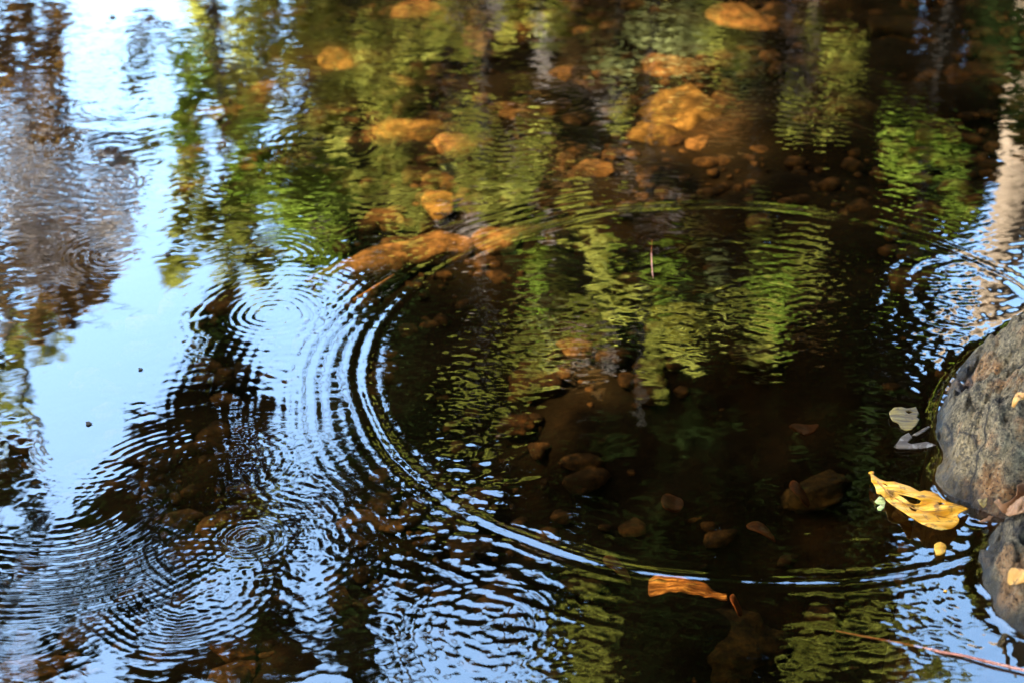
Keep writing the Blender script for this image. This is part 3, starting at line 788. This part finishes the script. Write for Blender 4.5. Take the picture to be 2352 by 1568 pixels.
# ------------------------------------------------------------------ trees on the far bank and around the pool
FOL = {
    'sunny': mat_foliage('yellow_green_leaves', (0.22, 0.20, 0.025), (0.58, 0.50, 0.10), 0.5),  # yellow-green, with sunlit brightness put into the leaf colour
    'fresh': mat_foliage('fresh_green_leaves', (0.09, 0.13, 0.012), (0.28, 0.32, 0.04), 0.55),
    'sage': mat_foliage('grey_green_leaves', (0.16, 0.155, 0.05), (0.38, 0.35, 0.13), 0.5),
    'dark': mat_foliage('shaded_evergreen_leaves', (0.005, 0.009, 0.002), (0.018, 0.026, 0.006), 0.2),  # evergreen tone, with the shade on unlit foliage put into the colour
    'olive': mat_foliage('olive_leaves', (0.09, 0.09, 0.012), (0.30, 0.26, 0.045), 0.5),
    'brown': mat_foliage('russet_leaves', (0.07, 0.038, 0.012), (0.27, 0.13, 0.04), 0.5),
    'mauve': mat_foliage('dry_mauve_twigs', (0.20, 0.15, 0.13), (0.46, 0.35, 0.30), 0.5),
}
BARK = mat_bark('brown_bark', (0.03, 0.02, 0.012), (0.10, 0.07, 0.045))
DBARK = mat_bark('dark_bark', (0.010, 0.007, 0.005), (0.03, 0.02, 0.013))
PALEBARK = mat_bark('pale_bark', (0.20, 0.12, 0.075), (0.34, 0.22, 0.145), 9)
def leaves(clumps, size, long=1.7):
    """clumps: (centre, rx, ry, rz, count) -> folded leaf blades, 2 quads each"""
    allv, tint = [], []
    for c, rx, ry, rz, n in clumps:
        d = rng.normal(size=(n, 3)); d /= np.linalg.norm(d, axis=1)[:, None]
        rad = rng.random(n) ** 0.45
        # uneven outline: sub-clumps
        k = max(3, n // 60); sub = np.clip(rng.normal(size=(k, 3)) * 0.42, -0.75, 0.75)
        idx = rng.integers(0, k, n)
        p = d * rad[:, None] * 0.5 + sub[idx]
        p = p * np.array([rx, ry, rz]) + np.array(c)
        u = rng.normal(size=(n, 3)); u[:, 2] = u[:, 2] * 0.6 - 0.4; u /= np.linalg.norm(u, axis=1)[:, None]
        w = np.cross(u, rng.normal(size=(n, 3))); w /= np.linalg.norm(w, axis=1)[:, None]
        nn = np.cross(u, w)
        s = (size * (0.6 + 0.8 * rng.random(n)))[:, None]
        L, Wd = u * s * long * 0.5, w * s * 0.5
        v = np.stack([p - L, p + Wd - L * 0.1 + nn * s * 0.12, p + L, p - Wd - L * 0.1 + nn * s * 0.12], 1)
        allv.append(v); tint.append(np.clip(rng.normal(0.5, 0.25, n), 0, 1))
    v = np.concatenate(allv); t = np.concatenate(tint)
    me = mesh_np('crown', v.reshape(-1, 3), np.arange(len(v) * 4).reshape(-1, 4))
    at = me.attributes.new('tint', 'FLOAT', 'FACE'); at.data.foreach_set('value', t.astype(np.float32))
    return me
def tree(name, label, base, top, trunk_r, groups, size, bark=BARK, cat='tree', limb=0.35, fmin=0.25):
    """groups: {species: [(centre, rx, ry, rz, count), ...]}"""
    root = empty(name, base)
    tag(root, label, cat, 'trees round the pool')
    b = Vector(base); t = Vector(top)
    n = 9; pts = []
    for i in range(n):
        f = i / (n - 1)
        q = b.lerp(t, f) + Vector((math.sin(f * 5 + b.x) * 0.05, math.cos(f * 4 + b.y) * 0.05, 0)) * (t - b).length * 0.12
        pts.append(q - b)
    pts[0].z -= 0.3
    tr = tube('trunk', pts, [trunk_r * (1 - 0.75 * (i / (n - 1))) * (1.25 if i == 0 else 1) for i in range(n)], bark, root, 10)
    for sp, cl in groups.items():
        for (c, rx, ry, rz, cnt) in cl[:14]:
            c = Vector(c) - b
            f = min(0.95, max(fmin, (c.z - 0.4) / max(0.1, (t - b).z)))
            a = pts[int(f * (n - 2))]
            mid = a.lerp(c, 0.5) + Vector((0, 0, 0.12 * (c - a).length))
            r0 = trunk_r * limb * (1 - 0.6 * f)
            tube('branch', [a, mid, c, c + (c - mid) * 0.3], [r0, r0 * 0.7, r0 * 0.4, r0 * 0.12], bark, root, 6)
        me = leaves([(tuple(Vector(c) - b), rx, ry, rz, cnt) for (c, rx, ry, rz, cnt) in cl], size)
        o = link('crown', me, FOL[sp], root, smooth=False)
        o['kind'] = 'stuff'
    return root
def cl(lst, Y, dens=1.0, dy=0.45, size=0.06):
    """clumps given by where their mirror image shows (px, py, half-width, half-height) at distance Y"""
    out = []
    for e in lst:
        px, py, hw, hh = e[:4]; yy = Y + (e[4] if len(e) > 4 else rng.normal() * 0.25)
        k = pmm(px, py, yy)
        rx, rz = hw * k, hh * k * 1.15
        n = int(dens * 2.6 * rx * rz * 3.14 / (size * size * 0.85)) + 12
        out.append((tuple(M(px, py, yy)), rx, max(dy * 0.6, 0.6 * (rx + rz)), rz, n))
    return out
def root_at(x, y): return (x, y, gz(x, y))

# bright tree left of centre
Yb = 6.0
tree('birch_tree', 'bright yellow-green tree mirrored beside the blue sky gap', root_at(-0.72, 6.6), (-0.75, 6.5, 3.6), 0.016,
     {'sunny': cl([(620, 80, 110, 110), (740, 60, 100, 110), (800, 190, 70, 80), (560, 230, 110, 90), (480, 40, 80, 70), (690, 300, 120, 70), (860, 120, 50, 80)], Yb, 1.5, size=0.04),
      'fresh': cl([(470, 180, 50, 90), (430, 100, 30, 60), (600, 430, 80, 60), (620, 500, 80, 45), (560, 300, 60, 50), (430, 260, 30, 60), (440, 400, 40, 50), (470, 320, 40, 80), (560, 360, 110, 90), (650, 440, 120, 80), (760, 400, 80, 80), (700, 520, 90, 40)], Yb, 1.3, size=0.04)}, 0.04)
tree('leaning_tree', 'dark green leafy branch mirrored against the blue water at mid left', root_at(-0.9, 5.6), (-0.95, 5.5, 2.9), 0.014,
     {'olive': cl([(470, 520, 75, 70), (530, 590, 80, 36), (440, 445, 45, 45), (620, 540, 70, 50)], 5.4, 1.3)}, 0.05)
tree('thin_tree', 'thin brown tree mirrored dark at the top left', root_at(-2.15, 6.5), (-1.9, 6.5, 3.4), 0.05,
     {'brown': cl([(120, 150, 28, 100), (15, 180, 60, 60), (35, 50, 26, 60), (50, 240, 55, 40), (110, 300, 40, 50), (0, 110, 60, 70), (70, 20, 50, 30), (130, 60, 24, 60), (140, 230, 40, 60), (60, 160, 50, 50)], 6.5, 1.4, size=0.035)}, 0.035)
tree('bare_shrub', 'sparse mauve shrub mirrored thinly over the sky at left', root_at(-2.3, 6.9), (-2.1, 6.9, 3.0), 0.04,
     {'mauve': cl([(80, 380, 120, 55), (170, 470, 140, 50), (60, 560, 120, 45), (230, 390, 70, 60), (330, 130, 40, 60), (290, 330, 50, 50), (60, 460, 100, 60), (180, 560, 120, 40), (90, 300, 90, 40), (40, 420, 110, 60), (120, 520, 130, 50), (30, 620, 80, 40), (260, 480, 60, 60), (180, 350, 80, 60), (100, 640, 120, 50)], 6.9, 0.75, size=0.022),
      'olive': cl([(325, 190, 50, 70), (330, 320, 45, 60)], 6.9, 0.7, size=0.022)}, 0.024)
tree('drooping_tree', 'grey-brown drooping foliage mirrored at the left edge above the blue patch', root_at(-2.6, 5.6), (-1.75, 5.6, 2.4), 0.05,
     {'brown': cl([(150, 690, 90, 55), (60, 745, 60, 40), (210, 660, 70, 36), (10, 640, 40, 40)], 5.6, 0.9, size=0.03),
      'olive': cl([(90, 720, 90, 50), (5, 900, 40, 70), (15, 850, 30, 40), (10, 1010, 60, 36)], 5.6, 1.0, size=0.03)}, 0.032)
tree('overhanging_tree', 'dark overhanging tree mirrored in the lower left among the rings', root_at(-3.0, 3.9), M(150, 2050, 4.2), 0.09,
     {'dark': cl([(440, 860, 60, 80), (510, 950, 80, 70), (400, 960, 70, 50), (520, 830, 50, 50), (360, 1070, 100, 50), (480, 1110, 140, 70), (300, 1120, 70, 60), (400, 1200, 110, 50), (560, 1050, 50, 50),
                  (140, 1260, 55, 36), (200, 1340, 45, 50), (10, 1290, 45, 80), (340, 1290, 60, 70), (40, 1090, 60, 30), (450, 1050, 130, 60), (420, 1150, 120, 50), (520, 1180, 90, 50), (250, 1220, 90, 50), (560, 980, 60, 60), (200, 1180, 60, 36), (90, 1320, 70, 40), (280, 1400, 80, 60), (480, 760, 60, 40), (640, 1200, 60, 50), (600, 1330, 70, 60), (40, 1560, 130, 40), (160, 1500, 60, 30)], 4.2, 2.0, size=0.04),
      'olive': cl([(570, 1090, 50, 40), (450, 800, 50, 30), (600, 1150, 40, 40)], 4.2, 1.0)}, 0.04, limb=0.12, fmin=0.9)
tree('black_tree', 'black tree mirrored at the bottom between two sky gaps', root_at(-0.75, 8.2), (-0.7, 7.8, 6.2), 0.05,
     {'dark': cl([(810, 1330, 75, 80), (800, 1440, 75, 90), (620, 1480, 140, 80), (430, 1510, 110, 70), (700, 1560, 200, 60), (830, 1250, 60, 40), (330, 1560, 60, 50)], 7.2, 2.2, size=0.085)}, 0.085, DBARK)
# the dark wall of evergreens across the middle and right
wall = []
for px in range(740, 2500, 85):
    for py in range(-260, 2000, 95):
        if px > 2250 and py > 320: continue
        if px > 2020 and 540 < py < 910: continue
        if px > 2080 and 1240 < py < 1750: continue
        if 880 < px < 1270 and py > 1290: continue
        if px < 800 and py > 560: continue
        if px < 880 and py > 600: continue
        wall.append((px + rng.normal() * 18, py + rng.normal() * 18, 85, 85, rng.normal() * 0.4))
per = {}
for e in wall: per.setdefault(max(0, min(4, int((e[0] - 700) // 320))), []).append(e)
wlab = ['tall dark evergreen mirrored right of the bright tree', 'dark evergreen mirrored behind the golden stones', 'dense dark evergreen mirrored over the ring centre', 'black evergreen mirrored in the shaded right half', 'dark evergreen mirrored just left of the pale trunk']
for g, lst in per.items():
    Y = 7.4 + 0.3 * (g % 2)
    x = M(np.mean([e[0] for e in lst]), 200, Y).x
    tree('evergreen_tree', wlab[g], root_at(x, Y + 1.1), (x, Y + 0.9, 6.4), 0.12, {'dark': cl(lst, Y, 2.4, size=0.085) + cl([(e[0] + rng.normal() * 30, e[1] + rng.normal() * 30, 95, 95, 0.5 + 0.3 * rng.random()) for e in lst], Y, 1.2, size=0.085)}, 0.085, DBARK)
# sunlit shrubs in front of the dark wall
Ys = 6.2
tree('sunlit_shrub', 'yellow-green sunlit foliage mirrored in the middle of the main ring', root_at(0.45, Ys), (0.5, Ys, 3.0), 0.014,
     {'sunny': cl([(1350, 600, 45, 70), (1440, 660, 60, 60), (1580, 700, 80, 60), (1710, 690, 70, 50), (1620, 765, 80, 24)], Ys, 0.8, size=0.04),
      'fresh': cl([(1250, 630, 36, 60), (1480, 560, 80, 40), (1780, 720, 60, 40)], Ys, 0.9, size=0.04)}, 0.04, DBARK)
tree('sage_shrub', 'grey-green foliage mirrored along the top edge of the pool', root_at(0.35, 6.5), (0.4, 6.5, 2.2), 0.014,
     {'sage': cl([(1340, 70, 110, 45), (1500, 95, 140, 55), (1620, 60, 90, 50), (1680, 110, 60, 40)], 6.5, 1.5, size=0.04), 'sunny': cl([(1190, 28, 50, 36), (1430, 265, 50, 40)], 6.5, 1.2, size=0.04)}, 0.04, DBARK)
tree('olive_shrub', 'olive foliage mirrored left of the ring centre', root_at(-0.1, 5.6), (-0.1, 5.6, 3.6), 0.014,
     {'olive': cl([(1050, 900, 70, 80), (1060, 330, 60, 50), (1330, 1420, 70, 70), (1330, 1540, 80, 50), (960, 230, 80, 70), (900, 420, 80, 80), (1130, 420, 130, 60), (880, 60, 60, 80)], 5.6, 1.1, size=0.035)}, 0.035, DBARK)
tree('green_shrub', 'green foliage mirrored near the right edge beside the pale trunk', root_at(1.5, 6.2), (1.45, 6.2, 2.6), 0.014,
     {'fresh': cl([(2130, 370, 85, 55), (2060, 330, 50, 40), (2190, 420, 40, 40)], 6.2, 1.3, size=0.04), 'olive': cl([(2060, 1500, 150, 60), (1880, 1440, 120, 40)], 6.2, 0.8, size=0.04)}, 0.04, DBARK)
# mottled autumn thicket along the far bank, seen across the top of the pool
def thicket(label, px0, px1, py0, py1, Y, n, mix):
    gr = {}
    for i in range(n):
        sp = mix[int(rng.integers(0, len(mix)))]
        gr.setdefault(sp, []).append((rng.uniform(px0, px1), rng.uniform(py0, py1), rng.uniform(36, 75), rng.uniform(26, 50)))
    x = M((px0 + px1) / 2, 100, Y).x
    tree('thicket_shrub', label, root_at(x, Y), (x, Y, 2.4), 0.014, {k: cl(v, Y, 1.0, size=0.035) for k, v in gr.items()}, 0.035, DBARK)
thicket('mottled russet and olive thicket mirrored right of the bright tree', 860, 1200, -60, 540, 6.6, 30, ['olive', 'brown', 'olive', 'sunny', 'mauve'])
thicket('mottled tan and olive thicket mirrored around the golden stones', 1200, 1560, -60, 520, 6.8, 30, ['olive', 'mauve', 'sage', 'olive', 'brown', 'sunny'])
thicket('sparse tan thicket mirrored above the right half of the ring', 1560, 1950, -60, 300, 6.7, 12, ['olive', 'mauve', 'brown'])
thicket('olive thicket mirrored across the middle of the ring', 1180, 1900, 520, 840, 6.6, 30, ['olive', 'olive', 'brown', 'sage', 'sunny', 'mauve', 'dark'])
# pale trunk whose mirror image runs down the right edge
Yt = 5.2
tp = [M(x, y, Yt) for x, y in [(2360, 60), (2352, 350), (2325, 520), (2285, 660), (2255, 790), (2250, 1000), (2290, 1350)]]
tp[0] = Vector((tp[0].x + 0.05, Yt, gz(tp[0].x, Yt) - 0.2))
rt = empty('pale_tree', (tp[0].x, Yt, 0)); tag(rt, 'pale leaning trunk mirrored down the right edge above the boulder', 'tree', 'trees round the pool')
tube('trunk', [p - rt.location for p in tp], [0.085, 0.075, 0.068, 0.06, 0.055, 0.045, 0.03], PALEBARK, rt, 12)
me = leaves([(tuple(Vector(c) - rt.location), a, b, d, n) for c, a, b, d, n in cl([(2420, 1250, 60, 80), (2480, 1000, 70, 120), (2200, 1180, 70, 50), (2340, 200, 60, 60, -0.4), (2330, 80, 80, 60, -0.4), (2340, 290, 40, 36, -0.4), (2300, 20, 90, 60, -0.4), (2350, 130, 60, 60, -0.4), (2120, 640, 30, 16), (2190, 760, 34, 18)], Yt, 1.3)], 0.05)
o = link('crown', me, FOL['dark'], rt, smooth=False); o['kind'] = 'stuff'
tree('slender_tree', 'slender pale trunk mirrored as a thin light streak at the upper right', root_at(M(1875, 60, 6.3).x, 6.3), M(1862, 240, 6.3), 0.018, {'olive': cl([(1850, 260, 50, 30)], 6.3, 0.7)}, 0.05, PALEBARK)

# unseen canopies added to keep sun and most of the sky off the pool
def canopy(name, label, base, centre, rx, ry, rz, n, size, sp='dark'):
    cs = []
    for i in range(26):
        a = rng.random() * 6.28; r = math.sqrt(rng.random())
        cs.append(((centre[0] + rx * r * math.cos(a), centre[1] + ry * r * math.sin(a), centre[2] + rz * rng.normal() * 0.5), rx * 0.38, ry * 0.38, rz * 0.7, n // 26))
    tree(name, label, base, centre, 0.16, {sp: cs}, size)
canopy('unseen_shade_tree', 'broad unseen tree added behind the viewer to shade the pool', root_at(-1.6, -3.4), (-1.2, -2.6, 4.0), 3.0, 2.0, 1.6, 9000, 0.2)
canopy('unseen_shade_tree', 'broad unseen tree added on the near right bank to shade the rocks', root_at(3.0, -0.8), (2.4, -0.2, 4.4), 2.6, 2.6, 1.4, 12000, 0.2)
canopy('unseen_shade_tree', 'broad unseen tree added on the near left bank, arching over the pool to cut skylight', root_at(-3.2, -0.8), (0.0, 0.6, 5.2), 2.3, 2.1, 0.6, 11000, 0.2)
canopy('unseen_shade_tree', 'unseen tree added beyond the left frame edge, its low crown blocking skylight', root_at(-5.4, 1.0), (-5.0, 1.2, 2.6), 1.6, 2.2, 1.3, 7000, 0.2)
canopy('unseen_shade_tree', 'unseen tree added beyond the right frame edge, its low crown blocking skylight', root_at(4.6, 2.6), (4.2, 2.8, 3.0), 1.6, 2.0, 1.6, 7000, 0.2)
canopy('unseen_shade_tree', 'tall unseen tree added so that its crown keeps skylight off the far side of the pool', root_at(3.6, 4.6), (0.9, 3.4, 7.2), 2.6, 1.5, 0.6, 9000, 0.2)
# unseen tree added between sun and pool; crown gaps cut to place sun flecks
GAPS = [(985, 412, 60, 20), (985, 466, 50, 24), (880, 494, 60, 20), (1000, 545, 110, 20), (760, 626, 40, 10), (820, 610, 45, 12), (890, 592, 45, 12), (955, 574, 45, 12), (700, 100, 50, 14), (1120, 60, 60, 12), (860, 400, 40, 12), (1700, 250, 40, 20), (560, 330, 40, 12), (1450, 420, 60, 10), (1250, 350, 50, 10), (1100, 230, 60, 10), (830, 240, 40, 12), (1680, 110, 60, 12), (1140, 524, 60, 22), (1380, 376, 62, 20), (1590, 240, 95, 50), (1545, 152, 75, 20),
        (1290, 158, 60, 14), (1700, 40, 110, 22), (960, 18, 80, 14), (790, 138, 55, 24), (640, 190, 60, 24), (505, 252, 50, 12), (920, 290, 85, 18), (1050, 325, 70, 14), (1210, 262, 60, 12), (1500, 290, 60, 18),
        (1640, 320, 45, 14), (1320, 792, 55, 14), (1235, 868, 34, 10), (1400, 888, 30, 8), (1190, 972, 40, 12), (530, 1490, 50, 18), (470, 1200, 50, 8), (860, 1175, 50, 12), (70, 1530, 60, 20), (1585, 1358, 90, 16)]
def sun_canopy():
    zc = 4.6
    mid = Vector((0.05, 1.62, -0.1)) + sun_dir * ((zc + 0.1) / sun_dir.z)
    base = root_at(mid.x - 0.9, mid.y + 0.4)
    root = empty('unseen_shade_tree', base); tag(root, 'unseen flat-crowned tree added on the left bank, gaps cut to drop sun flecks onto the creek bed', 'tree', 'trees round the pool')
    b = Vector(base); bl = root.location
    n = 17000
    a = rng.random(n) * 6.2832; r = np.sqrt(rng.random(n))
    r = r * (1 + 0.08 * np.sin(5 * a) + 0.05 * np.sin(9 * a + 1))
    p = np.stack([mid.x + 1.55 * r * np.cos(a), mid.y + 1.65 * r * np.sin(a), zc + rng.normal(size=n) * 0.14], 1)
    size = 0.065
    u = rng.normal(size=(n, 3)); u[:, 2] *= 0.35; u /= np.linalg.norm(u, axis=1)[:, None]
    w = np.cross(u, rng.normal(size=(n, 3)) * 0.5 + np.array([0, 0, 1.2])); w /= np.linalg.norm(w, axis=1)[:, None]
    s = (size * (0.7 + 0.6 * rng.random(n)))[:, None]
    keep = np.ones(n, bool)
    sd = np.array(sun_dir)
    q = p - sd * ((p[:, 2] + 0.1) / sd[2])[:, None]
    for px, py, hw, hh in GAPS:
        zg = -0.02 if py == 1358 else fleck_z(px, py)
        c = P(px, py, zg); c = c + sun_dir * ((-0.1 - zg) / sun_dir.z); k = pxm(py)
        ry = abs(P(px, py - hh, zg).y - P(px, py + hh, zg).y) / 2
        m = 0.030
        keep &= ((q[:, 0] - c.x) / (hw * k + m)) ** 2 + ((q[:, 1] - c.y) / (ry + m)) ** 2 > 1
    g2 = np.random.default_rng(5)
    for i in range(150):                   # pinholes: faint mottled light on the far bed
        cx, cyy = g2.uniform(-0.55, 0.45), g2.uniform(1.8, 2.65)
        if cx > 0.3 and cyy < 2.0: continue
        keep &= np.hypot(q[:, 0] - cx, (q[:, 1] - cyy) * 0.8) > g2.uniform(0.012, 0.036)
    p, u, w, s = p[keep], u[keep], w[keep], s[keep]
    L, Wd = u * s * 0.75, w * s * 0.5
    v = np.stack([p - L, p + Wd, p + L, p - Wd], 1) - np.array(b)
    me = mesh_np('crown', v.reshape(-1, 3), np.arange(len(v) * 4).reshape(-1, 4))
    at = me.attributes.new('tint', 'FLOAT', 'FACE'); at.data.foreach_set('value', np.clip(rng.normal(0.5, 0.25, len(v)), 0, 1).astype(np.float32))
    o = link('crown', me, FOL['dark'], root, smooth=False); o['kind'] = 'stuff'
    top = Vector((mid.x - 0.5, mid.y + 0.2, zc)) - b
    pts = [top * f + Vector((math.sin(f * 5) * 0.06, 0, 0)) for f in np.linspace(0, 1, 7)]; pts[0].z = -0.3
    tube('trunk', pts, np.linspace(0.11, 0.04, 7), BARK, root, 10)
    for ang in (0.3, 1.5, 2.7, 3.9, 5.1):
        e = Vector((mid.x + 1.1 * math.cos(ang), mid.y + 1.1 * math.sin(ang), zc + 0.05)) - b
        tube('branch', [pts[4], pts[4].lerp(e, 0.5) + Vector((0, 0, 0.15)), e], [0.03, 0.018, 0.006], BARK, root, 6)
sun_canopy()
